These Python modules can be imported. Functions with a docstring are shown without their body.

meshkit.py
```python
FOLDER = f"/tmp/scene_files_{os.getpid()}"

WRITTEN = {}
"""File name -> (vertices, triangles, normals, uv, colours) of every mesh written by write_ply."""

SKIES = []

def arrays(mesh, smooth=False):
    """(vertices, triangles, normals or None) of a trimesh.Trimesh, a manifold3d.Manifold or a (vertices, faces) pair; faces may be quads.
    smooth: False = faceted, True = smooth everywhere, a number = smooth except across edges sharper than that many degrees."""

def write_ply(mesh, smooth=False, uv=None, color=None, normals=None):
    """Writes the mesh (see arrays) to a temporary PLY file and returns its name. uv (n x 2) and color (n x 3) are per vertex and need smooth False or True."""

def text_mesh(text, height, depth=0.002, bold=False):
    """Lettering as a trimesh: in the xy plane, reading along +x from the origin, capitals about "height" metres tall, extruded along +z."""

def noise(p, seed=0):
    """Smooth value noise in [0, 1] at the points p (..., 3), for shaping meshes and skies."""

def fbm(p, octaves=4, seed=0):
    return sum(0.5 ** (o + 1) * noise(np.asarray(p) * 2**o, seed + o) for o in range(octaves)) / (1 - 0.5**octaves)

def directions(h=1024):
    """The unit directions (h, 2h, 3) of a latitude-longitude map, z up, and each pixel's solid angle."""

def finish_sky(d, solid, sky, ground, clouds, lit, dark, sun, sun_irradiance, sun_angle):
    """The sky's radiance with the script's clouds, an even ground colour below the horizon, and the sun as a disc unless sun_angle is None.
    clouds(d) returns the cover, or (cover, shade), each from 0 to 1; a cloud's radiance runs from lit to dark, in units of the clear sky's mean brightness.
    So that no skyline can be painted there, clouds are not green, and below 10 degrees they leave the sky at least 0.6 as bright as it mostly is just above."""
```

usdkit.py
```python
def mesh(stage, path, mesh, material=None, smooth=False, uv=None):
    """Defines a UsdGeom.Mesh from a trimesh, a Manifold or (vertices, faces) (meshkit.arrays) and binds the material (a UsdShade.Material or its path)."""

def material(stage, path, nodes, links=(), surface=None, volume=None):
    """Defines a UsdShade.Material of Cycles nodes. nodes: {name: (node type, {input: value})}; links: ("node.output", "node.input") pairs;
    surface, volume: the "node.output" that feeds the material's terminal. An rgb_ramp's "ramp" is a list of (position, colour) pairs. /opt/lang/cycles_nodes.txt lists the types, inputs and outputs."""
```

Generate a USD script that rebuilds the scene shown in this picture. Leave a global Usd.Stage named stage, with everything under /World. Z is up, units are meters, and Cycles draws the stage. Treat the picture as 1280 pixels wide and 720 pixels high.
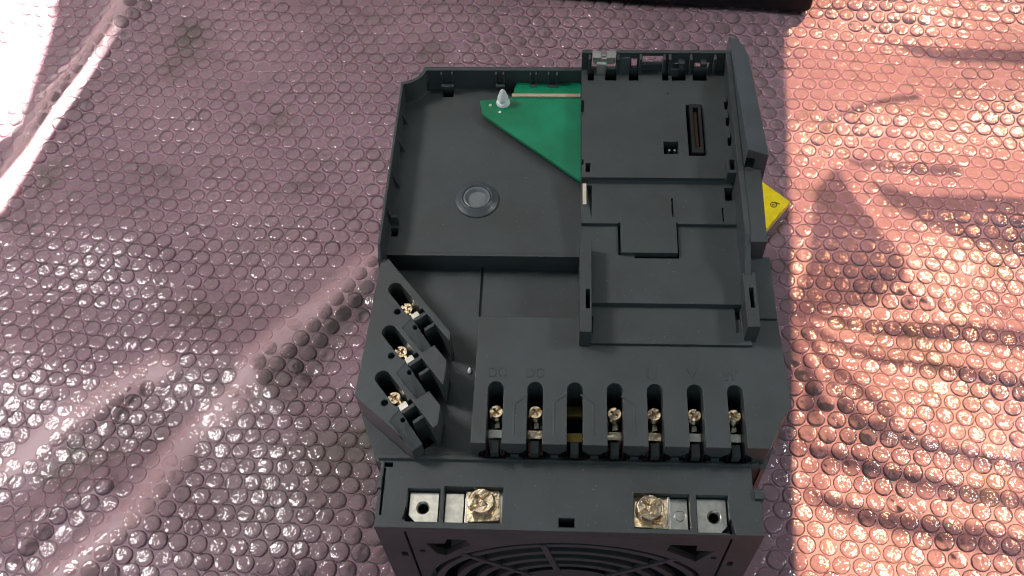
import math, random
import numpy as np
import trimesh
import manifold3d as m3
import meshkit, usdkit
from pxr import Usd, UsdGeom, UsdLux, UsdShade, Gf, Sdf

random.seed(7)
rng = np.random.default_rng(7)
stage = Usd.Stage.CreateInMemory()
UsdGeom.SetStageUpAxis(stage, UsdGeom.Tokens.z)
UsdGeom.SetStageMetersPerUnit(stage, 1.0)
UsdGeom.Xform.Define(stage, '/World')
UsdGeom.Scope.Define(stage, '/World/Looks')

# ------------------------------------------------------------------ camera
F, TILT, ROLL, YAW, HEIGHT = 1288.0, math.radians(32.0), math.radians(3.7), math.radians(5.2), 0.52
c, s = math.cos(YAW), math.sin(YAW)
RZ = np.array([[c, -s, 0], [s, c, 0], [0, 0, 1]])
R0, U0 = np.array([1.0, 0, 0]), np.array([0, math.cos(TILT), math.sin(TILT)])
RIGHT = RZ @ (math.cos(ROLL) * R0 - math.sin(ROLL) * U0)
UP = RZ @ (math.cos(ROLL) * U0 + math.sin(ROLL) * R0)
FWD = RZ @ np.array([0, math.sin(TILT), -math.cos(TILT)])
EYE = np.array([0, 0, HEIGHT])
cam = UsdGeom.Camera.Define(stage, '/World/camera')
cam.AddTransformOp().Set(Gf.Matrix4d(*RIGHT, 0, *UP, 0, *(-FWD), 0, *EYE, 1))
cam.CreateHorizontalApertureAttr(36.0)
cam.CreateVerticalApertureAttr(36.0 * 9 / 16)
cam.CreateFocalLengthAttr(36.0 * F / 1280)
cam.CreateClippingRangeAttr(Gf.Vec2f(0.01, 50))
cam.CreateExposureAttr(0.0)


def at(px, py, z):
    """Where the ray through a pixel of the photograph meets height z (metres)."""
    d = RIGHT * (px - 640) - UP * (py - 360) + FWD * F
    return EYE + d * ((z - HEIGHT) / d[2])


# ------------------------------------------------------------------ light
AMBIENT = 0.13
LEFT_WINDOW = 43.0
CEILING = 0.95
RIGHT_WINDOW = 50.0
SUN = 14.0
SUN_AZ, SUN_EL = math.radians(42), math.radians(57)     # azimuth measured from +y towards +x
SUN_DIR = np.array([math.sin(SUN_AZ) * math.cos(SUN_EL), math.cos(SUN_AZ) * math.cos(SUN_EL), math.sin(SUN_EL)])


def aim(prim, pos, target=None, back=None):
    b = np.asarray(back if back is not None else np.asarray(pos) - np.asarray(target), float)
    b = b / np.linalg.norm(b)
    r = np.cross([0, 0, 1], b)
    r = r / np.linalg.norm(r)
    u = np.cross(b, r)
    prim.AddTransformOp().Set(Gf.Matrix4d(*r, 0, *u, 0, *b, 0, *map(float, pos), 1))


def rect_light(name, pos, target, w, h, intensity, color):
    l = UsdLux.RectLight.Define(stage, '/World/' + name)
    l.CreateWidthAttr(w), l.CreateHeightAttr(h), l.CreateIntensityAttr(intensity), l.CreateColorAttr(Gf.Vec3f(*color))
    aim(l, pos, target)
    return l


dome = UsdLux.DomeLight.Define(stage, '/World/sky')
dome_m = usdkit.material(stage, '/World/Looks/room_light', {'b': ('background_shader', {'color': (0.66, 0.86, 1.0), 'strength': AMBIENT})}, surface='b.background')
UsdShade.MaterialBindingAPI.Apply(dome.GetPrim()).Bind(dome_m)
dome.GetPrim().SetCustomDataByKey('kind', 'structure')
rect_light('window_light', (-0.80, 0.46, 1.02), (-0.46, 0.34, 0), 0.27, 0.23, LEFT_WINDOW, (1.0, 0.97, 0.97))
rect_light('window_light_001', (0.68, 0.33, 0.80), (0.05, 0.26, 0.1), 0.13, 0.13, RIGHT_WINDOW, (0.88, 0.96, 1.0))
rect_light('ceiling_light', (-0.75, 1.10, 2.0), (-0.3, 0.35, 0.0), 1.9, 1.0, CEILING, (1.0, 0.95, 0.86))
rect_light('added_front_fill', (0.0, -0.95, 0.75), (0.0, 0.13, 0.08), 0.9, 0.7, 1.4, (0.62, 0.90, 1.0))  # fill lamp added on the camera side to lift the end face
sun = UsdLux.DistantLight.Define(stage, '/World/sun')
sun.CreateAngleAttr(0.12), sun.CreateNormalizeAttr(True), sun.CreateIntensityAttr(SUN), sun.CreateColorAttr(Gf.Vec3f(1.0, 0.93, 0.86))
aim(sun, (0, 0, 3), back=SUN_DIR)

# ------------------------------------------------------------------ materials
L = '/World/Looks/'


def plastic(name, base, rough=0.5, bump=0.04, bevel=0.0006, spec=0.5, var=0.17):
    b = np.array(base)
    return usdkit.material(stage, L + name, {
        'g': ('geometry', {}),
        'n1': ('noise_texture', {'scale': 34.0, 'detail': 6.0, 'roughness': 0.62}),
        'r1': ('rgb_ramp', {'ramp': [(0.3, tuple(b * (1 - var) * np.array([1.07, 1, 0.93]))), (0.7, tuple(b * (1 + var) * np.array([0.97, 1, 1.03])))]}),
        'n2': ('noise_texture', {'scale': 2600.0, 'detail': 1.0}),
        'n3': ('noise_texture', {'scale': 45.0, 'detail': 3.0}),
        'mr': ('map_range', {'from_min': 0.3, 'from_max': 0.7, 'to_min': rough - 0.07, 'to_max': rough + 0.08}),
        'n4': ('noise_texture', {'scale': 1100.0, 'detail': 1.0}), 'r4': ('rgb_ramp', {'ramp': [(0.735, (0, 0, 0)), (0.80, (0.55, 0.55, 0.55))]}), 'mx': ('mix', {'color2': (0.24, 0.23, 0.21)}),
        'bv': ('bevel', {'samples': 4, 'radius': bevel}),
        'bm': ('bump', {'strength': bump * 4, 'distance': 0.0002}),
        'p': ('principled_bsdf', {'specular_ior_level': spec})},
        [('g.position', 'n1.vector'), ('g.position', 'n2.vector'), ('g.position', 'n3.vector'), ('n1.fac', 'r1.fac'), ('g.position', 'n4.vector'), ('n4.fac', 'r4.fac'), ('r4.color', 'mx.fac'), ('r1.color', 'mx.color1'), ('mx.color', 'p.base_color'),
         ('n3.fac', 'mr.value'), ('mr.result', 'p.roughness'), ('bv.bevel', 'bm.normal'), ('n2.fac', 'bm.height'), ('bm.normal', 'p.normal')], surface='p.BSDF')


def metal(name, base, rough, scratch=0.3):
    b = np.array(base)
    return usdkit.material(stage, L + name, {
        'g': ('geometry', {}),
        'n1': ('noise_texture', {'scale': 420.0 if scratch < 0.4 else 240.0, 'detail': 3.0}),
        'r1': ('rgb_ramp', {'ramp': [(0.3, tuple(b * 0.8)), (0.7, tuple(np.minimum(b * 1.1, 1)))]}),
        'bv': ('bevel', {'samples': 4, 'radius': 0.0003}),
        'bm': ('bump', {'strength': scratch, 'distance': 0.0003 if scratch < 0.4 else 0.0012}),
        'p': ('principled_bsdf', {'metallic': 1.0, 'roughness': rough})},
        [('g.position', 'n1.vector'), ('n1.fac', 'r1.fac'), ('r1.color', 'p.base_color'), ('bv.bevel', 'bm.normal'), ('n1.fac', 'bm.height'), ('bm.normal', 'p.normal')], surface='p.BSDF')


def flat(name, base, rough=0.5, spec=0.4):
    return usdkit.material(stage, L + name, {
        'g': ('geometry', {}), 'n': ('noise_texture', {'scale': 160.0, 'detail': 3.0}),
        'r': ('rgb_ramp', {'ramp': [(0.3, tuple(np.array(base) * 0.9)), (0.7, tuple(np.array(base) * 1.08))]}),
        'p': ('principled_bsdf', {'roughness': rough, 'specular_ior_level': spec})},
        [('g.position', 'n.vector'), ('n.fac', 'r.fac'), ('r.color', 'p.base_color')], surface='p.BSDF')


M_BODY = plastic('dark_grey_plastic', (0.051, 0.056, 0.057))
M_COVER = plastic('grey_cover_plastic', (0.056, 0.061, 0.062), 0.48)
M_FLANGE = plastic('smooth_grey_plastic', (0.075, 0.084, 0.093), 0.42, 0.02)
M_PLUG = plastic('grey_plug_plastic', (0.16, 0.17, 0.175), 0.35, 0.02)
M_FAN = plastic('fan_plastic', (0.05, 0.053, 0.055), 0.5)
M_BLACK = plastic('black_plastic', (0.012, 0.012, 0.013), 0.4)
M_CASE = plastic('black_case_plastic', (0.006, 0.006, 0.008), 0.45, 0.03, 0.002, 0.2)
M_GOLD = metal('yellow_zinc_steel', (0.97, 0.75, 0.52), 0.24, 0.8)
M_BRASS = metal('brass', (0.26, 0.20, 0.06), 0.45)
M_STEEL = metal('bright_zinc_steel', (0.88, 0.85, 0.76), 0.30, 0.08)
M_NYLON = flat('white_nylon', (0.85, 0.85, 0.82), 0.4)
M_BEIGE = flat('beige_strip', (0.42, 0.36, 0.24), 0.6)
M_BROWN = flat('copper_contacts', (0.16, 0.075, 0.03), 0.5)
M_YELLOW = flat('yellow_card', (0.82, 0.62, 0.012), 0.45)
M_PAPER = flat('board_edge', (0.62, 0.55, 0.42), 0.7)
M_INK = flat('ink', (0.06, 0.05, 0.01), 0.6)
M_PCB = usdkit.material(stage, L + 'green_solder_mask', {
    'g': ('geometry', {}), 'n': ('noise_texture', {'scale': 60.0, 'detail': 3.0}),
    'r': ('rgb_ramp', {'ramp': [(0.3, (0.003, 0.15, 0.06)), (0.7, (0.005, 0.23, 0.115))]}),
    'p': ('principled_bsdf', {'roughness': 0.35})},
    [('g.position', 'n.vector'), ('n.fac', 'r.fac'), ('r.color', 'p.base_color')], surface='p.BSDF')
M_TABLE = flat('table_board', (0.22, 0.13, 0.10), 0.6)
M_BLOCKER = flat('blocker_grey', (0.55, 0.55, 0.55), 0.8)
M_SUN_TINT = usdkit.material(stage, L + 'added_sun_tint', {
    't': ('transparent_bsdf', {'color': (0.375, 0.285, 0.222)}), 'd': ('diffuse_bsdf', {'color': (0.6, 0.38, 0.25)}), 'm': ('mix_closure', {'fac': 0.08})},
    [('t.BSDF', 'm.closure1'), ('d.BSDF', 'm.closure2')], surface='m.closure')  # unseen sheet added to tint the sunlight orange
M_SHADOW_BAND = usdkit.material(stage, L + 'added_shadow_tint', {'t': ('transparent_bsdf', {'color': (0.54, 0.48, 0.45)}), 'd': ('diffuse_bsdf', {'color': (0.6, 0.38, 0.25)}), 'm': ('mix_closure', {'fac': 0.08})},
    [('t.BSDF', 'm.closure1'), ('d.BSDF', 'm.closure2')], surface='m.closure')  # for the added bands that darken strips of the sunlight
M_FILM = usdkit.material(stage, L + 'pink_film', {
    'g': ('geometry', {}),
    'n1': ('noise_texture', {'scale': 7.0, 'detail': 4.0}),
    'r1': ('rgb_ramp', {'ramp': [(0.30, (0.275, 0.155, 0.20)), (0.5, (0.335, 0.19, 0.24)), (0.7, (0.39, 0.23, 0.275))]}),
    'n2': ('noise_texture', {'scale': 16.0, 'detail': 5.0, 'roughness': 0.6}),
    'r2': ('rgb_ramp', {'ramp': [(0.57, (0, 0, 0)), (0.70, (0.8, 0.8, 0.8))]}),
    'mx': ('mix', {'color2': (0.115, 0.07, 0.052)}),
    'dt': ('attribute', {'attribute': 'dirt_and_shade'}), 'da': ('math', {'math_type': 'multiply_add', 'value3': 0.0, 'use_clamp': True}), 'dm': ('mix', {'mix_type': 'add', 'fac': 1.0}), 'cr': ('attribute', {'attribute': 'crease'}), 'mc': ('mix', {'color2': (0.56, 0.36, 0.38)}),
    'n3': ('noise_texture', {'scale': 260.0, 'detail': 3.0}),
    'bm': ('bump', {'strength': 0.35, 'distance': 0.0008}),
    'p': ('principled_bsdf', {'roughness': 0.4, 'specular_ior_level': 0.3})},
    [('g.position', 'n1.vector'), ('g.position', 'n2.vector'), ('g.position', 'n3.vector'), ('n1.fac', 'r1.fac'), ('n2.fac', 'r2.fac'), ('dt.fac', 'da.value1'), ('n2.fac', 'da.value2'), ('r2.color', 'dm.color1'), ('da.value', 'dm.color2'), ('dm.color', 'mx.fac'),
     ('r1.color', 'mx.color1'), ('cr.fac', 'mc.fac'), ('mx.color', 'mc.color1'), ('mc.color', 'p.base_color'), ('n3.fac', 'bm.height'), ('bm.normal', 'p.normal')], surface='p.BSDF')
M_BUBBLE = usdkit.material(stage, L + 'clear_bubble_film', {
    'g': ('geometry', {}), 'n': ('noise_texture', {'scale': 330.0, 'detail': 2.0, 'distortion': 0.6}),
    'bm': ('bump', {'strength': 0.5, 'distance': 0.0009}),
    'lw': ('layer_weight', {'blend': 0.35}),
    'mr': ('map_range', {'from_min': 0.1, 'from_max': 0.9, 'to_min': 0.11, 'to_max': 0.75, 'clamp': True}),
    't': ('transparent_bsdf', {'color': (0.97, 0.94, 0.95)}), 'd': ('diffuse_bsdf', {'color': (0.76, 0.73, 0.67)}), 'tl': ('translucent_bsdf', {'color': (0.70, 0.60, 0.60)}),
    'dm': ('mix_closure', {'fac': 0.5}), 'm': ('mix_closure', {}),
    'f': ('fresnel', {'IOR': 1.5}), 'gl': ('glossy_bsdf', {'color': (1, 1, 1), 'roughness': 0.085}), 'm2': ('mix_closure', {})},
    [('g.position', 'n.vector'), ('n.fac', 'bm.height'), ('bm.normal', 'gl.normal'), ('d.BSDF', 'dm.closure1'), ('tl.BSDF', 'dm.closure2'), ('lw.facing', 'mr.value'), ('mr.result', 'm.fac'),
     ('t.BSDF', 'm.closure1'), ('dm.closure', 'm.closure2'), ('f.fac', 'm2.fac'), ('m.closure', 'm2.closure1'), ('gl.BSDF', 'm2.closure2')],
    surface='m2.closure')

# ------------------------------------------------------------------ helpers
taken = {}


def numbered(parent, name):
    n = taken.get((parent, name), 0)
    taken[(parent, name)] = n + 1
    return f'{parent}/{name}' + (f'_{n:03d}' if n else '')


def tag(prim, **kw):
    for k, v in kw.items():
        prim.SetCustomDataByKey(k, v)
    return prim


def xf(name, loc, **kw):
    x = UsdGeom.Xform.Define(stage, numbered('/World', name))
    x.AddTranslateOp().Set(Gf.Vec3d(*map(float, loc)))
    return tag(x.GetPrim(), **kw)


def obj(name, mesh, mat, parent=None, smooth=False, off=(0, 0, 0), scale=1.0, **kw):
    v, f, _ = meshkit.arrays(mesh)
    g = usdkit.mesh(stage, numbered(parent or '/World', name), (v * scale - np.asarray(off), f), mat, smooth)
    return tag(g.GetPrim(), **kw)


MF = m3.Manifold


def box(x0, x1, y0, y1, z0, z1):
    return MF.cube([x1 - x0, y1 - y0, z1 - z0]).translate([x0, y0, z0])


def prism(poly, z0, z1):
    p = np.asarray(poly, float)
    if np.sum(p[:, 0] * np.roll(p[:, 1], -1) - p[:, 1] * np.roll(p[:, 0], -1)) < 0:
        p = p[::-1]
    return m3.CrossSection([p]).extrude(z1 - z0).translate([0, 0, z0])


def cyl(x, y, z0, z1, r, r2=-1.0, n=32):
    return MF.cylinder(z1 - z0, r, r2, n).translate([x, y, z0])


def hull(pts):
    return MF.hull_points(np.asarray(pts, float))


def capsule(a, b, r, z0, z1):
    return MF.batch_hull([cyl(a[0], a[1], z0, z1, r), cyl(b[0], b[1], z0, z1, r)])


def lathe(profile, x, y, z, n=40):
    m = trimesh.creation.revolve(np.asarray(profile, float), sections=n)
    m.apply_translation([x, y, z])
    return m


# ------------------------------------------------------------------ table, added sun blocker and filter
obj('table_top', trimesh.creation.box(bounds=[[-1.2, -0.6, -0.05], [1.2, 1.4, -0.006]]), M_TABLE, kind='structure')

edge_a, edge_b = at(985, 0, 0.0025), at(1001, 720, 0.0025)
edge_dir = (edge_a - edge_b) / np.linalg.norm(edge_a - edge_b)       # the edge of the sunlight on the table runs this way
perp = np.array([edge_dir[1], -edge_dir[0], 0])                      # to the right of it
DIST = 0.72
t_sun = DIST / (SUN_DIR @ perp)


def to_blocker(p, off=0.0):
    """Where the sun ray that lands at p crosses the added sun blocker; returned as (along, height)."""
    t = (DIST + off - (p - edge_b) @ perp) / (SUN_DIR @ perp)
    q = p + SUN_DIR * t
    return (q - edge_b) @ edge_dir, q[2]


def blocker_solid(rects_out, a0, a1, z0, z1):
    cs = m3.CrossSection([np.array([[a0, z0], [a1, z0], [a1, z1], [a0, z1]])])
    for r in rects_out:
        p = np.asarray(r, float)
        if np.sum(p[:, 0] * np.roll(p[:, 1], -1) - p[:, 1] * np.roll(p[:, 0], -1)) < 0:
            p = p[::-1]
        cs = cs - m3.CrossSection([p])
    return cs.extrude(0.002)


blocker_edge = to_blocker(edge_a)[1]
hole = [to_blocker(at(px, py, 0)) for px, py in ((70, 20), (24, 168), (-30, 190), (-80, 120), (-60, 16))]
slit = [to_blocker(at(px, py, 0.012)) for px, py in ((-30, 276), (-30, 258), (40, 172), (100, 87), (166, -6), (168, -5), (105, 91), (50, 172), (4, 248))]
blocker_mesh = blocker_solid([slit, [(-2.5, 0.30), (3.4, 0.30), (3.4, blocker_edge), (-2.5, blocker_edge)], hole], -3.0, 4.4, -0.05, 3.2)  # openings shaped to throw the bright patch and the streak
v, f, _ = meshkit.arrays(blocker_mesh)
pos = edge_b + perp * (DIST - 0.002)


def blocker_place(v):
    return pos * [1, 1, 0] + np.outer(v[:, 0], edge_dir) + np.outer(v[:, 1], [0, 0, 1]) + np.outer(v[:, 2], perp)


obj('added_sun_blocker', trimesh.Trimesh(blocker_place(v), f, process=False), M_BLOCKER, kind='structure')  # unseen, added to keep the sun off the table left of its edge
cur = tag(UsdGeom.Xform.Define(stage, numbered('/World', 'added_sun_filter')).GetPrim(), kind='structure')  # unseen, added to colour the sunlight and throw shadow bands


def filter_sheet(mf, off):
    v, f, _ = meshkit.arrays(mf)
    return trimesh.Trimesh(blocker_place(v + [0, 0, off]), f, process=False)


obj('tint_sheet', filter_sheet(MF.cube([6.2, blocker_edge - 0.25, 0.001]).translate([-2.65, 0.28, 0]), 0.01), M_SUN_TINT, '/World/added_sun_filter')


def ribbon(pts, w0, w1):
    """A band along pixels, tapering to both ends."""
    p = np.array(pts, float)
    d = np.gradient(p, axis=0)
    d /= np.linalg.norm(d, axis=1, keepdims=True)
    n = np.stack([-d[:, 1], d[:, 0]], 1)
    w = np.linspace(w0, w1, len(p))[:, None] / 2
    w[0] *= 0.25
    return np.vstack([p + n * w, (p - n * w)[::-1]])


SHADOW_BANDS = [  # where each added band is to throw its shadow on the wrap
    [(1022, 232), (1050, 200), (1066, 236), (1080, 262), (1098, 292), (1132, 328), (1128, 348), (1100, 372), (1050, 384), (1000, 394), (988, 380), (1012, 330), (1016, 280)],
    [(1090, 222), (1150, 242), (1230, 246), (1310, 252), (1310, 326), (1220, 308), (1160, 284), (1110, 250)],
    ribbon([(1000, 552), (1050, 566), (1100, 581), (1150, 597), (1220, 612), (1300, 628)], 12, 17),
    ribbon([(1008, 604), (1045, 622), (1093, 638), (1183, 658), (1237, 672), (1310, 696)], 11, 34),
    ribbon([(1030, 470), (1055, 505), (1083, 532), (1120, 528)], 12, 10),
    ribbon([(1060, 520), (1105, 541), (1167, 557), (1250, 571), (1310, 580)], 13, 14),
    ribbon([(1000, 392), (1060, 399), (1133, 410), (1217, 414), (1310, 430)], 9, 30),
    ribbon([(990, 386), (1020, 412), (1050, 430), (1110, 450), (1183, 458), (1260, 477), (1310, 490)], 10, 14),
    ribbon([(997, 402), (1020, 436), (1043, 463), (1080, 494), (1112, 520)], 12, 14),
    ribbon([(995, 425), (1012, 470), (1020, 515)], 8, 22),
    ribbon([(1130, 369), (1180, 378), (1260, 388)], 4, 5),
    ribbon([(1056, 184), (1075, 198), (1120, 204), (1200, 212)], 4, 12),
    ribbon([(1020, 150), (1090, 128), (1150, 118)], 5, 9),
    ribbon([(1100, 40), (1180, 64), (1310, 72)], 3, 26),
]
for q, g in enumerate(SHADOW_BANDS):
    p = np.array([to_blocker(at(x, y, 0.002), 0.012 + 0.003 * q) for x, y in g])
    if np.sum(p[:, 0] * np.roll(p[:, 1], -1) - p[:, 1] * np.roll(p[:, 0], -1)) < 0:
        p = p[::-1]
    obj('added_shadow_band', filter_sheet(m3.CrossSection([p], m3.FillRule.NonZero).extrude(0.0008), 0.014 + 0.003 * q), M_SHADOW_BAND, '/World/added_sun_filter')  # unseen strip cut to the outline of its shadow

# ------------------------------------------------------------------ bubble wrap
DRIVE = (-0.074, 0.084, 0.133, 0.352)        # footprint x0 x1 y0 y1


def ridge(X, Y, pts, h, wl, wr):
    """A fold along a polyline of photograph pixels on the table: width wl to the left of its direction, wr to the right."""
    P = np.array([at(px, py, 0)[:2] for px, py in pts])
    best = np.full(X.shape, 1e9)
    out = np.zeros(X.shape)
    n = len(P) - 1
    seg = np.linalg.norm(np.diff(P, axis=0), axis=1)
    cum = np.concatenate([[0], np.cumsum(seg)])
    for k in range(n):
        d = (P[k + 1] - P[k]) / seg[k]
        rx, ry = X - P[k, 0], Y - P[k, 1]
        t = rx * d[0] + ry * d[1]
        side = d[0] * ry - d[1] * rx
        tc = np.clip(t, 0, seg[k])
        q = np.hypot(rx - d[0] * tc, ry - d[1] * tc)
        fr = (cum[k] + tc) / cum[-1]
        fade = np.clip(np.minimum(fr / 0.12 + 0.25, (1 - fr) / 0.12 + 0.25), 0, 1)
        w = np.where(side > 0, wl, wr)
        hh = h * fade * np.exp(-(q / w) ** 1.6)
        out = np.where(q < best, hh, out)
        best = np.minimum(best, q)
    return out


FOLDS = [  # pixels, height, width on the left, width on the right (metres)
    ([(-40, 300), (10, 225), (75, 120), (120, 60), (180, -20)], 0.0065, 0.010, 0.012),
    ([(-20, 600), (22, 577), (109, 514), (157, 484), (230, 452)], 0.0018, 0.018, 0.009),
    ([(20, 770), (75, 720), (169, 641), (206, 581), (232, 544), (300, 491), (321, 447), (364, 410), (410, 376), (456, 334), (500, 300)], 0.0030, 0.012, 0.015),
    ([(995, 548), (1050, 566), (1100, 580), (1150, 597), (1290, 626)], 0.00118, 0.024, 0.008),
    ([(1005, 603), (1045, 622), (1093, 638), (1183, 657), (1237, 670), (1300, 694)], 0.00140, 0.026, 0.008),
    ([(1030, 470), (1083, 533), (1167, 556), (1250, 570), (1300, 580)], 0.00084, 0.018, 0.008),
    ([(1010, 395), (1060, 398), (1133, 410), (1217, 411), (1300, 428)], 0.00084, 0.014, 0.008),
    ([(990, 384), (1050, 430), (1110, 450), (1183, 457), (1260, 476), (1310, 492)], 0.00106, 0.018, 0.008),
    ([(997, 402), (1043, 465), (1110, 519), (1180, 540)], 0.00090, 0.016, 0.008),
    ([(995, 430), (1020, 480), (1040, 515)], 0.00140, 0.010, 0.008),
    ([(1130, 370), (1180, 379), (1260, 388)], 0.00062, 0.010, 0.008),
    ([(1060, 205), (1110, 240), (1150, 262), (1230, 270), (1300, 280)], 0.00196, 0.05, 0.012),
    ([(1058, 190), (1120, 200), (1200, 212)], 0.00056, 0.010, 0.008),
    ([(150, 500), (250, 530), (330, 480)], -0.003, 0.02, 0.02),
    ([(380, 480), (430, 420), (470, 380)], -0.003, 0.012, 0.012),
    ([(10, 700), (60, 640), (150, 600)], 0.004, 0.014, 0.009),
]
_n = np.random.default_rng(3)
WAVES = [(a * 0.0011, kx, ky, ph) for a, kx, ky, ph in zip(_n.uniform(0.4, 1, 9), _n.uniform(-60, 60, 9), _n.uniform(-60, 60, 9), _n.uniform(0, 6.28, 9))]


def surface(X, Y):
    Z = np.zeros_like(X)
    for a, kx, ky, ph in WAVES:
        Z += a * np.sin(kx * X + ky * Y + ph)
    for pts, h, wl, wr in FOLDS:
        Z = Z + ridge(X, Y, pts, h, wl, wr)
    dx = np.maximum(np.maximum(DRIVE[0] - X, X - DRIVE[1]), 0)
    dy = np.maximum(np.maximum(DRIVE[2] - Y, Y - DRIVE[3]), 0)
    away = np.clip(np.hypot(dx, dy) / 0.03, 0, 1)
    return np.maximum(Z * away, -0.004)


def axis(a, b, fa, fb, fine, coarse):
    return np.concatenate([np.arange(a, fa, coarse), np.arange(fa, fb, fine), np.arange(fb, b + coarse, coarse)])


gx, gy = axis(-1.0, 0.95, -0.48, 0.40, 0.0024, 0.02), axis(-0.4, 1.2, 0.08, 0.64, 0.0024, 0.02)
GX, GY = np.meshgrid(gx, gy)
GZ = surface(GX, GY)
nx, ny = len(gx), len(gy)
i = np.arange(nx * ny).reshape(ny, nx)
quads = np.stack([i[:-1, :-1], i[:-1, 1:], i[1:, 1:], i[1:, :-1]], -1).reshape(-1, 4)
wrap = xf('bubble_wrap', (0, 0, 0), label='crumpled pink bubble wrap spread over the table under the drive', category='bubble wrap')
wp = str(wrap.GetPath())
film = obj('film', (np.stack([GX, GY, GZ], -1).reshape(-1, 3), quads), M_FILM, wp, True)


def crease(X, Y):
    """Where the film is drawn up into a fold its colour is paler."""
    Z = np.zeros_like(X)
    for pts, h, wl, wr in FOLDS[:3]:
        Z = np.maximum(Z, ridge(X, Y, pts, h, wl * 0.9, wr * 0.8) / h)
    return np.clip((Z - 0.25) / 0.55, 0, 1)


def dirt_and_shade(X, Y):
    """Brown smears on the film, plus shade painted beside the long fold."""
    Z = np.zeros_like(X)
    for px, py, wx, wy, k in ((325, 475, .028, .016, 1.0), (400, 405, .022, .02, .7), (440, 365, .016, .016, .75), (430, 560, .035, .02, .8), (250, 395, .02, .012, .7), (330, 300, .02, .015, .5), (360, 640, .05, .03, .6), (200, 540, .03, .02, .5)):
        q = at(px, py, 0)
        Z += k * np.exp(-((X - q[0]) / wx) ** 2 - ((Y - q[1]) / wy) ** 2)
    return np.clip(1.5 * Z, 0, 1.6)


UsdGeom.PrimvarsAPI(film).CreatePrimvar('dirt_and_shade', Sdf.ValueTypeNames.FloatArray, 'vertex').Set([float(x) for x in dirt_and_shade(GX, GY).ravel()])
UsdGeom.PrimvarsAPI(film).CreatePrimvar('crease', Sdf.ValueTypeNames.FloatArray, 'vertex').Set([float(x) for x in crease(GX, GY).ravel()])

PITCH, BR, BH = 0.0106, 0.0050, 0.0020
ang = math.radians(-4.0)
kk = np.arange(-90, 91)
A, B = np.meshgrid(kk, kk)
lx, ly = (A + 0.5 * (B % 2)) * PITCH, B * PITCH * 0.866
ux = lx * math.cos(ang) - ly * math.sin(ang) - 0.05
uy = lx * math.sin(ang) + ly * math.cos(ang) + 0.35
ux, uy = ux + 0.004 * np.sin(uy * 11 + 1) + 0.003 * np.sin(ux * 9), uy + 0.006 * np.sin(ux * 8 + 0.5) + 0.003 * np.sin(uy * 13)
C = np.stack([ux.ravel(), uy.ravel()], 1)
C += rng.normal(0, 0.00018, C.shape)
keep = (C[:, 0] > -0.50) & (C[:, 0] < 0.42) & (C[:, 1] > 0.07) & (C[:, 1] < 0.66)
keep &= ~((C[:, 0] > DRIVE[0] + 0.002) & (C[:, 0] < DRIVE[1] - 0.002) & (C[:, 1] > DRIVE[2] + 0.002) & (C[:, 1] < DRIVE[3] - 0.002))
C = C[keep]
SEG = 14
prof = np.array([(1.0, 0.0), (0.985, 0.45), (0.94, 0.78), (0.84, 0.94), (0.55, 0.985), (0.27, 1.0)])
th = np.arange(SEG) * 2 * math.pi / SEG
tx = np.concatenate([np.outer(prof[:, 0], np.cos(th)).ravel(), [0]])
ty = np.concatenate([np.outer(prof[:, 0], np.sin(th)).ravel(), [0]])
tz = np.concatenate([np.repeat(prof[:, 1], SEG), [1.0]])
tf = []
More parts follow.
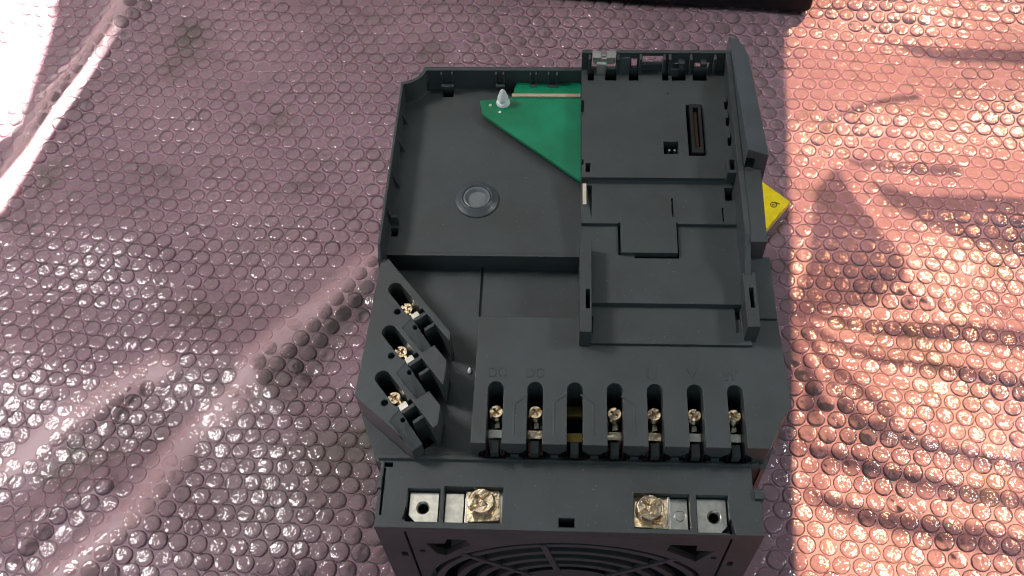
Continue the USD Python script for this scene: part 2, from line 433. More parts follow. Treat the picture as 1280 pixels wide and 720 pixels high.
for r in range(len(prof) - 1):
    for k in range(SEG):
        a, b = r * SEG + k, r * SEG + (k + 1) % SEG
        tf += [(a, b, b + SEG), (a, b + SEG, a + SEG)]
for k in range(SEG):
    tf.append(((len(prof) - 1) * SEG + k, (len(prof) - 1) * SEG + (k + 1) % SEG, len(tx) - 1))
tf = np.array(tf)
N, K = len(C), len(tx)
rad = BR * rng.normal(1, 0.025, N)
hgt = BH * np.clip(rng.normal(1, 0.14, N), 0.55, 1.3)
slack = rng.random(N) < 0.10
hgt[slack] *= rng.uniform(0.35, 0.7, slack.sum())
hgt *= 1 - 0.8 * crease(C[:, 0], C[:, 1])                 # bubbles press flat where the sheet is folded up
hgt *= np.where((C - edge_b[:2]) @ perp[:2] > 0.006, 0.76, 0.88)      # lower past the sun edge: washed-out relief put into the bubble shape
crush = np.zeros(N)
for px, py, w, k in ((285, 480, .022, 1), (320, 470, .02, .8), (365, 430, .012, 1), (400, 570, .025, 1), (440, 560, .02, 1), (60, 640, .03, .9), (120, 560, .03, .7), (160, 520, .025, .7), (250, 600, .03, .6), (330, 620, .04, .7), (40, 690, .03, .8),
                     (130, 30, .03, .6), (30, 230, .03, .7), (120, 130, .03, .4), (1120, 70, .03, .6), (1180, 80, .04, .5), (1040, 130, .03, .5), (1220, 640, .04, .9), (1080, 690, .05, .7), (1000, 640, .04, .8), (970, 200, .04, .4), (1150, 540, .04, .6), (420, 660, .04, .6), (800, 30, .05, .5)):
    q = at(px, py, 0)
    crush = np.maximum(crush, k * np.exp(-((C[:, 0] - q[0]) ** 2 + (C[:, 1] - q[1]) ** 2) / (2 * (w * 0.7) ** 2)))
crush *= rng.random(N) ** 0.5
sq, sa = rng.uniform(-0.05, 0.05, N), rng.uniform(0, 6.28, N)
rr = np.hypot(tx, ty)
phi = np.arctan2(ty, tx)
rim = 1 + sq[:, None] * np.cos(2 * phi[None] + sa[:, None]) * rr[None]
VX = C[:, :1] + rad[:, None] * tx[None] * rim
VY = C[:, 1:] + rad[:, None] * ty[None] * rim
top = np.clip(tz, 0, 1) ** 2
tilt = rng.normal(0, 0.10, (N, 2))
dent = rng.normal(0, 0.05, (N, 3)) * (1 + 2.5 * slack[:, None])
shape_z = tz[None] + top[None] * (tilt[:, :1] * tx[None] + tilt[:, 1:] * ty[None] - 0.03 * (rr[None] < 0.4) * rng.random((N, 1))
                                 + dent[:, :1] * np.cos(2 * phi)[None] * rr[None] + dent[:, 1:2] * np.sin(3 * phi)[None] * rr[None]) + top[None] * rng.normal(0, 1, (N, K)) * (0.018 + 0.11 * crush[:, None]) * (0.25 + 0.75 * rr[None])
VZ = surface(VX, VY) - 0.0003 + hgt[:, None] * shape_z
V = np.stack([VX, VY, VZ], -1)
cz = surface(C[:, 0], C[:, 1])
rel = np.column_stack([C, cz]) - EYE
depth = rel @ FWD
sx, sy = 640 + F * (rel @ RIGHT) / depth, 360 - F * (rel @ UP) / depth
cover = (sx > 445) & (sx < 985) & (sy > 50) & ~((sx < 500) & (sy < 330)) | ((sx > 450) & (sx < 980) & (sy > 560))
seen = (sx > 0) & (sx < 1280) & (sy > 0) & (sy < 720) & ~cover
order = np.argsort(np.where(seen, depth, 1e9))
big, rest = order[:300], order[300:]
for q in big:
    obj('bubble', (V[q], tf), M_BUBBLE, wp, True)
FR = (tf[None] + (np.arange(len(rest)) * K)[:, None, None]).reshape(-1, 3)
obj('bubble_field', (V[rest].reshape(-1, 3), FR), M_BUBBLE, wp, True, kind='stuff')

# ------------------------------------------------------------------ the motor drive (millimetres)
BASE = np.array([0.005, 0.243, 0.0])
drive = xf('motor_drive', BASE, label='dark grey motor drive lying on its back with its front cover off', category='motor drive')
dp = str(drive.GetPath())


def part(name, mesh, mat, parent=dp, smooth=False, **kw):
    return obj(name, mesh, mat, parent, smooth, BASE, 0.001, **kw)


T = 140.0
FLOOR = 126.0
# --- housing
outline = [(-73, 133), (80, 133), (80.5, 160), (83, 161), (93, 182.5), (91, 222), (89, 248), (86, 296), (84, 357.5), (-67, 357.5), (-79.8, 357.5), (-79.8, 248), (-83.5, 181.5), (-75.5, 161), (-73, 160)]
body = prism(outline, 3, FLOOR)
tray = box(-79.8, 9, 255.5, 357.4, FLOOR - 1, 137)
wall_l = hull([(-80.4, 240, FLOOR), (-78.4, 240, FLOOR), (-79.2, 357.4, FLOOR), (-78.2, 357.4, FLOOR), (-80.6, 247, 146), (-79.3, 247, 146), (-80.6, 252, 150), (-79.5, 252, 150), (-78.8, 357.4, 150), (-77.8, 357.4, 150)])
wall_t = box(-79.6, 9, 355.2, 357.4, FLOOR, 150)
ring = (cyl(-79.5, 358.5, FLOOR, 150, 12.6, n=48) - cyl(-79.5, 358.5, FLOOR - 1, 157, 11.0, n=48)) ^ box(-79.2, 0, 300, 357.4, 0, 200)
body = body + tray + wall_l + wall_t + ring
body -= cyl(-79.5, 358.5, 0, 160, 11.0, n=48)
# clips, ribs and slots along the tray walls
for y in (333, 316, 294, 273):
    body += hull([(-78.2, y - 1.4, 137), (-78.2, y + 1.4, 137), (-75.8, y - 1.4, 137), (-75.8, y + 1.4, 137), (-78.2, y - 1.4, 146), (-78.2, y + 1.4, 146)])
body -= box(-78.2, -74.8, 265.2, 269.8, 120, 140)
body += box(-78.2, -74.5, 271.5, 273.0, 137, 143)
for x, w in ((-57.5, 2.2), (-15, 1.0), (-5.6, 1.6), (-31.5, 1.4)):
    body += box(x - w - 0.8, x - w, 353.4, 355.5, 138, 149) + box(x + w, x + w + 0.8, 353.4, 355.5, 138, 149)
    body += box(x - w - 0.8, x + w + 0.8, 351.8, 355.5, 140, 142.2)
body -= box(-60.2, -54.8, 349.6, 355.2, 118, 139) + box(-8, -2.5, 350.5, 355.2, 118, 139)
body -= box(-36.6, -35.4, 230, 257, FLOOR - 1.2, FLOOR + 1)
body += box(-80, 8, 254.6, 256.2, 136.4, 137.6)
# shoulder on the right of the control bracket
body += prism([(79, 248), (85.8, 248), (86.6, 282), (86.2, 300), (84, 350), (79, 350)], FLOOR - 1, 160.6)
body += hull([(79, 248.5, FLOOR), (89, 248.5, FLOOR), (79, 248.5, 148), (89, 248.5, 148), (79, 222.2, FLOOR), (91, 222.2, FLOOR), (79, 222.2, 141), (91, 222.2, 141)])
# bottom panel: lip, pockets, mounting notches, fan chamber
body += hull([(-74, 160.6, FLOOR - 1), (80.2, 160.6, FLOOR - 1), (-74, 163.2, FLOOR - 1), (80.2, 163.2, FLOOR - 1), (-74, 161.6, 127.6), (80.2, 161.6, 127.6), (-74, 163.2, 127.6), (80.2, 163.2, 127.6)])
body -= box(-60.9, -47.6, 135.6, 149.4, 108, 130) + prism([(-62.2, 136.4), (-58, 135.6), (-58, 139.5), (-61.4, 141.6)], 108, 130)
body -= box(-46.2, -22.4, 135.6, 150.6, 108, 130)
body -= box(29.8, 51.9, 134.9, 149.4, 108, 130)
body -= box(54.4, 67.1, 133.9, 149.2, 108, 130) + prism([(66, 133.4), (69, 133.4), (68, 139), (66, 140)], 108, 130)
body -= box(-0.1, 6.3, 134.6, 138.4, 105, 130)
body -= box(-71.6, -70.6, 138, 158, 122, 130) + box(-71.4, -68, 158.4, 160.4, 118, 130)
body += box(-73.4, -71.6, 149, 154, 120, 127.4)
body -= box(77.2, 80.8, 152.2, 161, 90, 131)
body += box(77.4, 81, 147.6, 151.6, 110, 127.6)
body -= cyl(97, 170.5, 0, 160, 10.2, n=48) + cyl(-83.2, 164.2, 0, FLOOR + 1, 6.5, n=40)
body -= box(-61.8, 68.6, 130, 136.6, 0, 121.4)
body -= box(-55, 62, 130, 176, 6, 116)
body -= box(-66, -63.4, 130, 136, 90, 95.5) + box(70.6, 73, 130, 136, 87, 92.5)
# wells under the terminals
SLOT_X = [-26.4 + 16.2 * k for k in range(7)]
for x in SLOT_X:
    body -= box(x - 4.6, x + 4.6, 162.4, 193, 98, FLOOR + 2)

# --- terminal cover over the seven lower terminals
tc = prism([(-35.6, 163.6), (82.6, 163.6), (92.9, 182.5), (91.2, 222), (-35.0, 222)], FLOOR - 0.4, T)
cut = MF()
for k, x in enumerate(SLOT_X):
    cut += capsule((x, 188), (x, 150), 3.2, 100, 150)
    cut += box(x - 3.2, x + 3.2, 156, 166, 100, 150)
    cut += hull([(x - 3.3, 162, 125), (x - 3.3, 167, 125), (x - 6.4, 162, 125), (x - 6.4, 166, 125), (x - 3.3, 162, 134), (x - 3.3, 167, 134), (x - 6.4, 162, 130), (x - 6.4, 166, 130)])
    cut += hull([(x + 3.3, 162, 125), (x + 3.3, 167, 125), (x + 6.4, 162, 125), (x + 6.4, 166, 125), (x + 3.3, 162, 134), (x + 3.3, 167, 134), (x + 6.4, 162, 130), (x + 6.4, 166, 130)])
    if k < 6:
        cut += box(x + 6.7, x + 9.8, 162, 167, 128.4, 130.6)
tc -= cut
tc -= cyl(97, 170.5, 0, 160, 10.2, n=48)
tc += box(-35.4, 82, 163.0, 164.4, 126.4, 127.9) - cut
# raised contour round the neutral terminals
for xa, xb, top_y in ((-18.5, -14.5, 183), (-2.4, 1.6, 184), (9.5, 13.5, 183.5), (26, 30, 183)):
    sgn = 1 if xa < 5 else -1
    x0 = xa if sgn > 0 else xb
    xt = xb + 1.0 if sgn > 0 else xa - 1.0
    tc += MF.batch_hull([cyl(x0, 168, T - 1, T + 0.16, 0.35, n=8), cyl(x0, top_y - 2, T - 1, T + 0.16, 0.35, n=8)])
    tc += MF.batch_hull([cyl(x0, top_y - 2, T - 1, T + 0.16, 0.35, n=8), cyl(xt, top_y + 2.2, T - 1, T + 0.16, 0.35, n=8)])
cov = part('terminal_cover', tc, M_COVER)
covp = str(cov.GetPath())
for txt, x in (('DC', -26.0), ('DC', -10.4), ('U', 37.4), ('V', 53.9), ('W', 69.4)):
    m = meshkit.text_mesh(txt, 0.0050 if len(txt) == 1 else 0.0042, 0.0006)
    m.apply_scale(1000)
    w = m.bounds[1, 0] - m.bounds[0, 0]
    m.apply_translation([x - w / 2 - m.bounds[0, 0], 193.2, T - 0.5])
    part('letter', m, M_COVER, covp)


def screw_head(x, y, z, r, turn=0.0, h=3.0):
    """A domed combination-slot screw head with a hexagonal rim."""
    hd = MF.cylinder(h * 0.6, r, r, 6).rotate([0, 0, math.degrees(turn) + 11]) + MF.batch_hull([cyl(0, 0, 0, h * 0.55, r * 0.98, n=28), cyl(0, 0, h * 0.6, h, r * 0.86, n=28)])
    slot = box(-r * 1.2, r * 1.2, -r * 0.15, r * 0.15, h * 0.35, h + 1) + box(-r * 0.15, r * 0.15, -r * 0.55, r * 0.55, h * 0.25, h + 1)
    hd = hd - slot.rotate([0, 0, math.degrees(turn)])
    return hd.translate([x, y, z])


def square_washer(x, y, z, a, t, turn):
    w = MF.batch_hull([cyl(sx_ * (a - 1), sy_ * (a - 1), 0, t, 1.0, n=12) for sx_ in (-1, 1) for sy_ in (-1, 1)])
    w = w - cyl(0, 0, -1, t + 1, 1.6)
    return w.rotate([0, 0, math.degrees(turn)]).rotate([random.uniform(-5, 5), random.uniform(-6, 6), 0]).translate([x, y, z])


for k, x in enumerate(SLOT_X):
    if k == 2:
        t = part('terminal', box(x - 3.3, x + 3.3, 183.5, 188, 121, 124) + box(x - 3.3, x + 3.3, 171.5, 175.5, 121, 124.5) - cyl(x, 181, 100, 130, 2.0), M_BRASS, label='empty brass terminal without a screw')
        part('tongue', box(x - 1.7, x + 1.7, 163.2, 168.4, FLOOR - 8, 132) , M_COVER, covp)
        continue
    tr = part('terminal', box(x - 3.2, x + 3.2, 171.6, 190, 110.0, 111.4) + box(x - 3.1, x + 3.1, 171.4, 172.4, 110, 126) + hull([(x - 3.1, 171.4, 125), (x + 3.1, 171.4, 125), (x - 3.1, 174.8, 125), (x + 3.1, 174.8, 125), (x - 3.1, 171.4, 127.6), (x + 3.1, 171.4, 127.6), (x - 3.1, 174.8, 128.0), (x + 3.1, 174.8, 128.0)]), M_STEEL if k in (0, 5, 6) else M_GOLD)
    tp = str(tr.GetPath())
    part('screw', screw_head(x + 0.1, 180.6, 130.4, 3.15, random.uniform(0.4, 1.4)) + cyl(x + 0.1, 180.6, 111, 130.8, 1.7, n=20), M_GOLD, tp, 25)
    part('washer', box(x - 0.6, x + 0.6, 176, 177.4, 111, 126) + hull([(x - 1.0, 175.2, 125.4), (x + 1.9, 175.6, 125.4), (x + 1.9, 178.4, 125.4), (x - 1.0, 178.4, 125.4), (x - 0.6, 175.6, 127.6), (x + 1.6, 176.0, 127.9), (x + 1.4, 178.2, 128.4), (x - 0.4, 178.0, 128.2)]), M_GOLD, tp)
    part('tongue', box(x - 1.7, x + 1.7, 163.2, 168.4, FLOOR - 8, 132), M_COVER, covp)

# --- slanted cover of the three side terminals
Z2 = 144.0
u = np.array([0.625, -0.78])
nrm = np.array([0.78, 0.625])
pl = [(-79.4, 248.2), (-76, 248), (-46.4, 211.8), (-47.4, 191), (-48.6, 169.6), (-59, 160.8), (-83.4, 181.5)]
sc = prism(pl, FLOOR - 0.4, Z2)
cutc = MF()
starts = [np.array([-71.6, 232.7]), np.array([-72.1, 211.4]), np.array([-72.8, 189.9])]
trench = MF()
for k, a in enumerate(starts):
    trench += capsule(a, a + u * 12.5, 3.2, 100, 130) + prism([a + u * 15 + nrm * 3.7, a + u * 29 + nrm * 3.7, a + u * 29 - nrm * 2.3, a + u * 15 - nrm * 2.3], 104, 130)
    cutc += capsule(a, a + u * 12.5, 3.2, FLOOR - 14, 150)
    q = a + u * 15
    cutc += prism([q + nrm * 3.8, q + nrm * 3.8 + u * 40, q - nrm * 2.3 + u * 40, q - nrm * 2.3], FLOOR - 0.4, 150)
    # the top drops away beyond the screw
    g0, g1 = a + u * 16 - nrm * 1.9, a + u * 33 - nrm * 1.9
    h0, h1 = a + u * 18 - nrm * 8.4, a + u * 33 - nrm * 8.4
    cutc += hull([(*p, Z2 + 4) for p in (g0, g1, h0, h1)] + [(*g0, Z2 - 0.2), (*h0, Z2 - 0.2), (*g1, Z2 - 8), (*h1, Z2 - 8)])
    cutc += cyl(*(a + u * 10 - nrm * 5.6), Z2 - 3, 150, 1.5, n=14)
    cutc += cyl(*(a + u * 20 - nrm * 3.6), Z2 - 5, 150, 1.0, n=14)
sc -= cutc
for k, a in enumerate(starts):
    q = a + u * 19.5 + nrm * 2.9
    sc += prism([a + u * 16.8 + nrm * 4.0, a + u * 18.4 + nrm * 4.0, a + u * 18.4 - nrm * 2.1, a + u * 16.8 - nrm * 2.1], FLOOR - 10, Z2 - 0.6)
    sc += prism([a + u * 23.0 + nrm * 4.0, a + u * 24.4 + nrm * 4.0, a + u * 24.4 - nrm * 1.0, a + u * 23.0 - nrm * 1.0], FLOOR - 10, Z2 - 1.4)
sc -= cyl(-83.2, 164.2, 0, FLOOR + 9, 5.6, n=40)
part('housing', body - trench, M_BODY)
scp = str(part('side_terminal_cover', sc, M_COVER).GetPath())
for k, a in enumerate(starts):
    q = a + u * 8.6 - nrm * 0.5
    tr = part('terminal', (box(-4, 6.4, -2.9, 2.9, 0, 1.4) + box(3.4, 6.6, -2.9, 2.9, 0, 5.4)).rotate([0, 0, math.degrees(math.atan2(u[1], u[0]))]).translate([q[0], q[1], 133.5]), M_STEEL)
    tp = str(tr.GetPath())
    part('screw', screw_head(q[0] - u[0] * 0.4, q[1] - u[1] * 0.4, 135.5, 3.1, -0.9 + 0.2 * k, 3.6), M_GOLD, tp, 25)

# --- control bracket
cb = box(8.4, 79.2, 289.7, 357.2, FLOOR + 0.3, 150) + box(8.4, 79.2, 267, 290, FLOOR + 0.3, 146.2) + box(8.4, 79.2, 227, 267.5, FLOOR + 0.3, 144.2) + box(8.4, 79.2, 209, 227.5, FLOOR + 0.3, 141.4)
cb += box(25.7, 50.3, 251.5, 281, 143, 146.25)
cb += hull([(11, 289, 146), (76, 289, 146), (11, 291, 146), (76, 291, 146), (11, 289.3, 147), (76, 289.3, 147), (11, 290.5, 150), (76, 290.5, 150)])
cb -= box(24.7, 25.7, 251.4, 267.4, 139, 150) + box(50.3, 51.0, 251.0, 267.6, 139, 150) + box(31.5, 51.0, 250.0, 251.5, 139, 150)
cb -= box(48.6, 49.4, 271, 281, 144, 150)
cb += box(7.6, 12.6, 208.4, 254, FLOOR + 0.5, 152)
cb -= box(10.2, 11.9, 219.6, 229, 140, 160)
cb -= box(12.6, 13.4, 214, 222, 138, 160)
cb += hull([(76.9, 236, 140), (79.3, 236, 140), (76.9, 357.8, 140), (79.3, 357.8, 140), (76.9, 236, 152.5), (79.3, 236, 152.5), (76.9, 252, 161), (79.3, 252, 161), (76.4, 357.8, 161), (78.8, 357.8, 161)]) + box(76.0, 81.2, 211.6, 238, FLOOR + 0.5, 152.5)
cb -= box(78.0, 79.9, 220.6, 230.4, 140, 160)
cb -= box(73.4, 75.6, 215, 227, 137, 143)
cb += box(72.8, 77, 287.4, 296.2, 150, 157) - box(74.2, 76.4, 289, 294.8, 152, 160)
cb -= box(72.8, 76.6, 280, 287.2, 138, 160)
cb -= box(70.9, 71.5, 268.5, 276, 143.5, 150)
cb -= box(8.0, 9.6, 326, 336, 142, 152) + box(8.0, 9.4, 297, 300, 142, 152) + box(10.3, 12.4, 292.8, 298.0, 146, 156) + hull([(10.8, 288, 150.5), (13.2, 288, 150.5), (13.0, 270, 150.5), (10.8, 288, 142), (13.2, 288, 142), (12.9, 270, 145)])
for y in (311, 323, 333):
    cb -= box(75.6, 78.2, y - 2.5, y + 2.5, 140, 154)
# top wall with its openings, ribs and floor holes
tw = box(8.4, 79.2, 356, 357.8, 140, 161.2)
tw -= box(13.2, 24.8, 350, 360, 150.4, 163) + box(37.4, 47.0, 350, 360, 153.6, 159.2)
tw -= box(32.2, 35.0, 350, 360, 151, 157.5) + box(53.0, 57.6, 350, 360, 150.5, 154.6) + box(62.6, 69.6, 350, 360, 150.5, 154.8)
cb += tw
for x in (12.2, 25.6, 36.4, 47.6, 50.2, 60.2, 71.6):
    cb += box(x - 0.6, x + 0.6, 352.4, 356.4, 149, 160.4)
for x0, x1 in ((11.4, 14.4), (19.8, 25.2), (31.2, 35.8), (47.2, 50.2), (51.8, 58.4), (61.8, 68.6)):
    cb -= box(x0, x1, 348.8, 355.8, 128, 151)
cb += box(54.6, 57.6, 353.0, 356.4, 155, 157.0) + box(65.0, 68.0, 353.0, 356.4, 154.8, 156.8) + box(50.8, 55.0, 352.0, 356, 149, 154)
cb += hull([(26.4, 356.4, 150), (31.4, 356.4, 150), (26.4, 353.0, 150), (31.4, 353.0, 150), (26.4, 356.4, 158.5), (31.4, 356.4, 158.5), (26.4, 355, 158.5), (31.4, 355, 158.5)])
cb -= box(57.4, 65.0, 302.6, 333.4, 136, 156)
cb -= box(46.1, 52.9, 303.6, 310.8, 138, 156)
cb -= box(49.0, 49.8, 340, 341, 149.5, 151)
cbp = str(part('control_bracket', cb, M_BODY).GetPath())
cn = box(58.8, 64.3, 303.4, 332.6, 138, 151.4) - box(60.4, 62.9, 306.5, 330.5, 144, 156)
cnp = str(part('connector', cn, M_BLACK, cbp).GetPath())
part('contact_strip', box(60.9, 62.4, 307, 330, 143, 149), M_BROWN, cnp)
for x in (48.6, 51.0):
    part('pin', box(x - 0.45, x + 0.45, 305.2, 306.2, 138, 150.2), M_STEEL, cbp)
part('pin_socket', box(46.3, 52.7, 303.8, 310.6, 137, 143), M_BLACK, cbp)
clip = box(13.8, 24.4, 355.2, 356.2, 155.5, 161.6) + box(13.6, 17.6, 352.0, 356.4, 160.9, 162.2) + box(20.2, 24.4, 352.0, 356.4, 160.9, 162.2) + box(14.4, 23.8, 353.4, 354.4, 156.2, 161)
clip -= box(17.8, 20.0, 345, 360, 159.8, 164)
clip += box(15.6, 20.2, 352.6, 353.6, 148.5, 157)
part('spring_clip', clip, M_STEEL, cbp)
part('latch', box(9.0, 10.6, 276.5, 288, 145, 147.6), M_PAPER, cbp)

# --- hinge flange on the right of the bracket
fl_top = [  # its upper face
    at(911, 46, .160), at(921, 49.5, .160), at(930, 58, .1605), at(936, 72, .161), at(945, 110, .163), at(961, 194, .1710), at(935.5, 187, .1725)]
fl = hull([p * 1000 for p in fl_top] + [(p[0] * 1000 if p[0] < .082 else p[0] * 1000 + 0.5, p[1] * 1000 + 1.0, 140) for p in fl_top])
fl -= hull([(79.6, 280, 160.5), (83.2, 280, 160.5), (79.6, 280, 167), (83.2, 280, 167), (79.6, 298, 160.5), (83.2, 298, 160.5), (79.6, 298, 167), (83.2, 298, 167)])
part('hinge_flange', fl, M_FLANGE)

# --- circuit board in the tray
ZP = .1418
pc = [at(600, 126, ZP), at(640, 122, ZP), at(646, 100, ZP), at(731, 100, ZP), at(731, 226, ZP), at(603, 143, ZP)]
pcm = prism([(min(p[0] * 1000, 8.2), min(p[1] * 1000, 355.0)) for p in pc], 140.0, 141.8)
pp = str(part('circuit_board', pcm, M_PCB).GetPath())
b0, b1 = at(640, 120.5, ZP) * 1000, at(726, 119.5, ZP) * 1000
part('edge_strip', box(b0[0], 8.0, b0[1] - 1.0, b0[1] + 0.9, 141.6, 142.9), M_BEIGE, pp)
sp = at(629, 131, ZP) * 1000
part('standoff', lathe([(0, 0), (3.3, 0), (3.4, 0.8), (2.9, 1.6), (1.9, 1.9), (1.9, 3.2), (2.7, 3.4), (2.6, 4.4), (1.9, 6.4), (1.2, 8.6), (0.5, 9.6), (0, 9.7)], sp[0], sp[1] + 1, 141.8, 28), M_NYLON, pp, 40)
for (px, py, r) in ((613, 131.5, 1.0), (612.5, 139.5, .7), (625, 140, .9)):
    q = at(px, py, ZP) * 1000
    part('solder_pad', cyl(q[0], q[1], 141.5, 142.1, r, r * 0.7, 14), M_STEEL if r > .8 else M_BROWN, pp)

# --- round plug in the tray floor
rp = str(part('round_plug', lathe([(6.0, -1), (6.0, 1.6), (6.9, 2.9), (7.6, 2.6), (8.4, 1.5), (9.6, 1.1), (10.1, 0.6), (10.2, -1)], -39.6, 286.0, 137, 56), M_FLANGE, dp, 40).GetPath())
part('plug_ring', lathe([(0, 0.7), (4.2, 0.7), (4.6, 1.2), (5.0, 2.3), (5.6, 2.7), (6.2, 2.4), (6.4, 1.2), (6.4, -1), (0, -1)], -39.6, 286.0, 137, 56), M_PLUG, rp, 40)

# --- grounding hardware on the bottom panel
for (x0, x1, hx, hy, ch) in ((-60.1, -48.4, -54.6, 142.4, -1), (54.9, 66.4, 61.4, 141.2, 1)):
    y0, y1 = (136.2, 148.9) if ch < 0 else (134.5, 148.6)
    poly = [(x0 + (3 if ch < 0 else 0), y0), (x1 - (3 if ch > 0 else 0), y0), (x1, y0 + (3 if ch > 0 else 0)), (x1, y1), (x0, y1), (x0, y0 + (3 if ch < 0 else 0))]
    npm = prism(poly, 120.6, 123) - cyl(hx, hy, 100, 130, 2.05) - cyl(hx, hy, 122.2, 123.2, 2.05, 2.9)
    part('nut_plate', npm, M_STEEL)
    part('nut_plate_well', box(hx - 4, hx + 4, hy - 4, hy + 4, 112, 114), M_BLACK)
part('ground_strip', box(-45.7, -38.4, 136.4, 149.0, 119.8, 122), M_STEEL)
part('ground_strip', (box(43.9, 51.2, 135.4, 148.8, 119.8, 122) + box(43.2, 44.2, 135.4, 148.8, 119.8, 124)) - cyl(48.2, 141.6, 121.4, 125, 2.4) + cyl(48.2, 141.6, 121, 121.8, 1.8), M_STEEL)
for (x, y, tn) in ((-30.2, 143.4, 0.06), (36.6, 142.3, -0.05)):
    sw = part('ground_screw', screw_head(x - 0.7, y + 0.6, 125.2, 5.7, 0.75 + tn, 3.2), M_GOLD, dp, 25)
    wq = str(sw.GetPath())
    part('square_washer', square_washer(x, y, 122.4, 6.6, 1.3, tn), M_GOLD, wq)
    part('spring_washer', MF.cylinder(1.4, 5.7, 5.5, 40).translate([x - 0.6, y + 0.5, 123.8]) - cyl(x - 0.6, y + 0.5, 120, 128, 2), M_GOLD, wq, 30)
    part('ground_bar', box(x - 7.5, x + 7.5, 136.4, 150.4, 118.8, 121.6), M_STEEL, wq)

# --- fan cover on the lower end face
CX, CZ = 4.0, 49.0


def ring_xz(r0, r1, y0, y1, n=96):
    return (MF.cylinder(y1 - y0, r1, r1, n) - MF.cylinder(y1 - y0 + 2, r0, r0, n).translate([0, 0, -1])).rotate([90, 0, 0]).translate([CX, y1, CZ])


fc = box(-60.9, 67.7, 133.2, 136.2, 4, 120.7)
fc -= MF.cylinder(20, 62, 62, 96).rotate([90, 0, 0]).translate([CX, 145, CZ]) - box(-80, 90, 100, 150, 112.4, 140)
for poly in ([(-54.5, 106.5), (-46.5, 106.8), (-45, 112.5), (-37.5, 112), (-36, 105.5), (-47.5, 91.0), (-51, 93.5)], [(45, 112), (56, 112), (56, 105.5), (63.5, 105), (61, 99.5), (57.5, 90.5), (44, 105)]):
    p = np.array(poly)
    sl = m3.CrossSection([p if np.sum(p[:, 0] * np.roll(p[:, 1], -1) - p[:, 1] * np.roll(p[:, 0], -1)) > 0 else p[::-1]]).extrude(20).rotate([90, 0, 0]).translate([0, 145, 0])
    fc -= sl
fc -= box(-58, -55.6, 130, 140, 95, 98) + box(63, 65.4, 130, 140, 95, 98)
fcp = str(part('fan_cover', fc, M_BODY).GetPath())
for r in (57.6, 48.6, 39.8, 31.2):
    part('grille_ring', ring_xz(r - 1.6, r + 1.6, 133.5, 136.0), M_BODY, fcp)
part('grille_hub', MF.cylinder(2.6, 24, 25.5, 64).rotate([90, 0, 0]).translate([CX, 136.0, CZ]), M_BODY, fcp)
for a_ in (45, 135, 225, 315, 100, 10, 190, 280):
    d0, d1 = (23, 63.5) if a_ % 45 == 0 else (23, 60)
    st = box(d0, d1, -1.3, 1.3, 0, 2.2).rotate([0, 0, a_]).rotate([90, 0, 0]).translate([CX, 135.1, CZ])
    part('grille_spoke', st ^ box(-60.9, 67.7, 130, 140, 4, 120), M_BODY, fcp)
fan = MF.cylinder(22, 22, 22, 48).rotate([90, 0, 0]).translate([CX, 166, CZ])
fp = str(part('fan', fan, M_FAN).GetPath())
for k in range(7):
    bl = hull([(19, -4, 2), (19, 2, 14), (54, -10, 1), (54, 8, 17), (19, -3.4, 2), (19, 2.6, 14), (54, -9.4, 1), (54, 8.6, 17)]).rotate([0, 0, k * 360 / 7 + 20]).rotate([90, 0, 0]).translate([CX, 166, CZ])
    part('blade', bl, M_FAN, fp)

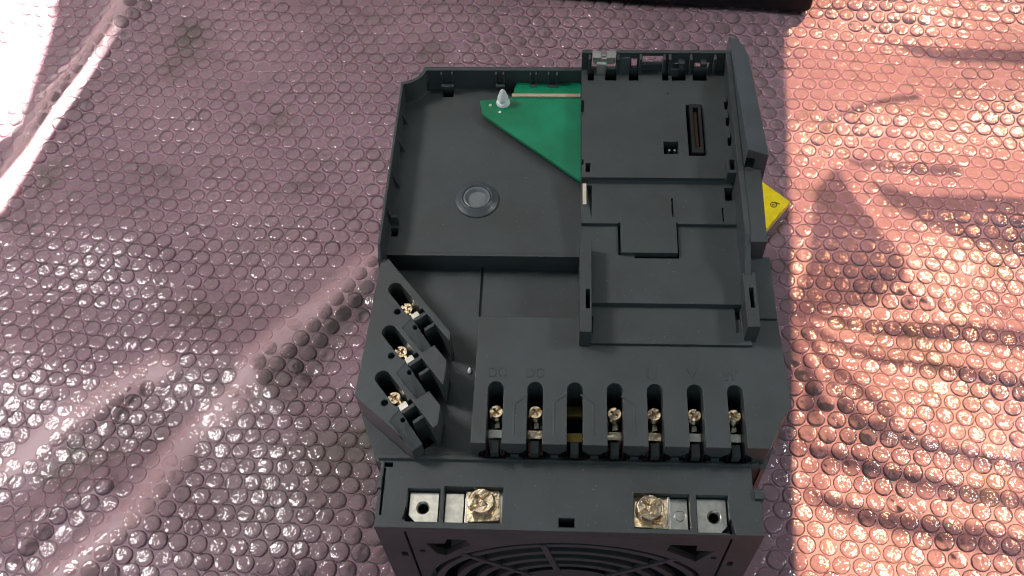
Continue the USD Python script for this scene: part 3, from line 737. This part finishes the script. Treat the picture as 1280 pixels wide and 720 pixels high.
# ------------------------------------------------------------------ the things around it
# yellow card box whose corner shows past the right flank of the drive
ya, yb, yc = at(955, 229, .009), at(987.5, 252, .009), at(965, 278, .009)
e1, e2 = (ya - yb) / np.linalg.norm(ya - yb), (yc - yb) / np.linalg.norm(yc - yb)
yo = (yb + (ya + yc) / 2) / 2 * [1, 1, 0]
yl = xf('yellow_box', yo, label='small bright yellow flat box poking out beside the right flank of the drive', category='box')
poly = np.array([yb, yb + e1 * .024, yb + e1 * .024 + e2 * .031, yb + e2 * .031])[:, :2] * 1000
obj('lid', prism(poly, 4.6, 9.0), M_YELLOW, str(yl.GetPath()), False, yo, 0.001)
ctr = poly.mean(0)
obj('tray', prism((poly - ctr) * 0.97 + ctr, 1.0, 4.7), M_PAPER, str(yl.GetPath()), False, yo, 0.001)
mc = at(967, 256, .009) * 1000
mark = (cyl(0, 0, 8.9, 9.12, 2.1, n=24) - cyl(0, 0, 8, 10, 1.5, n=24)) + box(-0.9, 0.6, -0.5, 0.4, 8.9, 9.12) + hull([(1.2, 1.6, 8.9), (3.8, 0.2, 8.9), (3.9, 0.8, 8.9), (1.3, 2.2, 8.9), (1.2, 1.6, 9.12), (3.8, 0.2, 9.12), (3.9, 0.8, 9.12), (1.3, 2.2, 9.12)])
obj('printed_mark', mark.translate([mc[0], mc[1], 0]), M_INK, str(yl.GetPath()), False, yo, 0.001)

# black case along the top edge of the picture
k0, k1 = at(690, -2.0, .004), at(1013, 17.5, .004)
d = (k1 - k0) / np.linalg.norm(k1 - k0)
nn = np.array([-d[1], d[0], 0])
ca = xf('black_case', k1 * [1, 1, 0], label='glossy black plastic case at the far edge of the bubble wrap', category='case')
cp = str(ca.GetPath())


def frame(x0, x1, y0, y1, z0, z1, r=0.004):
    pts = []
    for x in (x0 + r, x1 - r):
        for y in (y0 + r, y1 - r):
            for z in (z0 + r, z1 - r):
                pts.append(MF.sphere(r, 16).translate([x, y, z]))
    m = MF.batch_hull(pts)
    v, f, _ = meshkit.arrays(m)
    return trimesh.Trimesh(np.outer(v[:, 0], d) + np.outer(v[:, 1], nn) + np.outer(v[:, 2], [0, 0, 1]), f, process=False)


obj('base', frame(-0.46, 0.0, 0.0, 0.22, 0.004, 0.020), M_CASE, cp, 30)
obj('lid', frame(-0.459, -0.001, 0.002, 0.22, 0.0205, 0.036), M_CASE, cp, 30)
obj('corner_stud', trimesh.creation.cylinder(0.0022, 0.002, sections=16, transform=trimesh.transformations.translation_matrix(d * -0.006 + nn * 0.009 + [0, 0, 0.0368])), M_STEEL, cp)

# white crumb left on the floor of the drive
wc = at(587, 464, .1262)
cr = trimesh.creation.icosphere(2, 0.0011)
cr.vertices *= [0.75, 1.35, 0.7]
cr.vertices += rng.normal(0, 0.00008, cr.vertices.shape)
cr.apply_translation(wc + [0, 0, 0.0006])
obj('crumb', cr, M_NYLON, None, True, label='tiny white crumb lying on the dark floor left of the seven terminals', category='crumb')
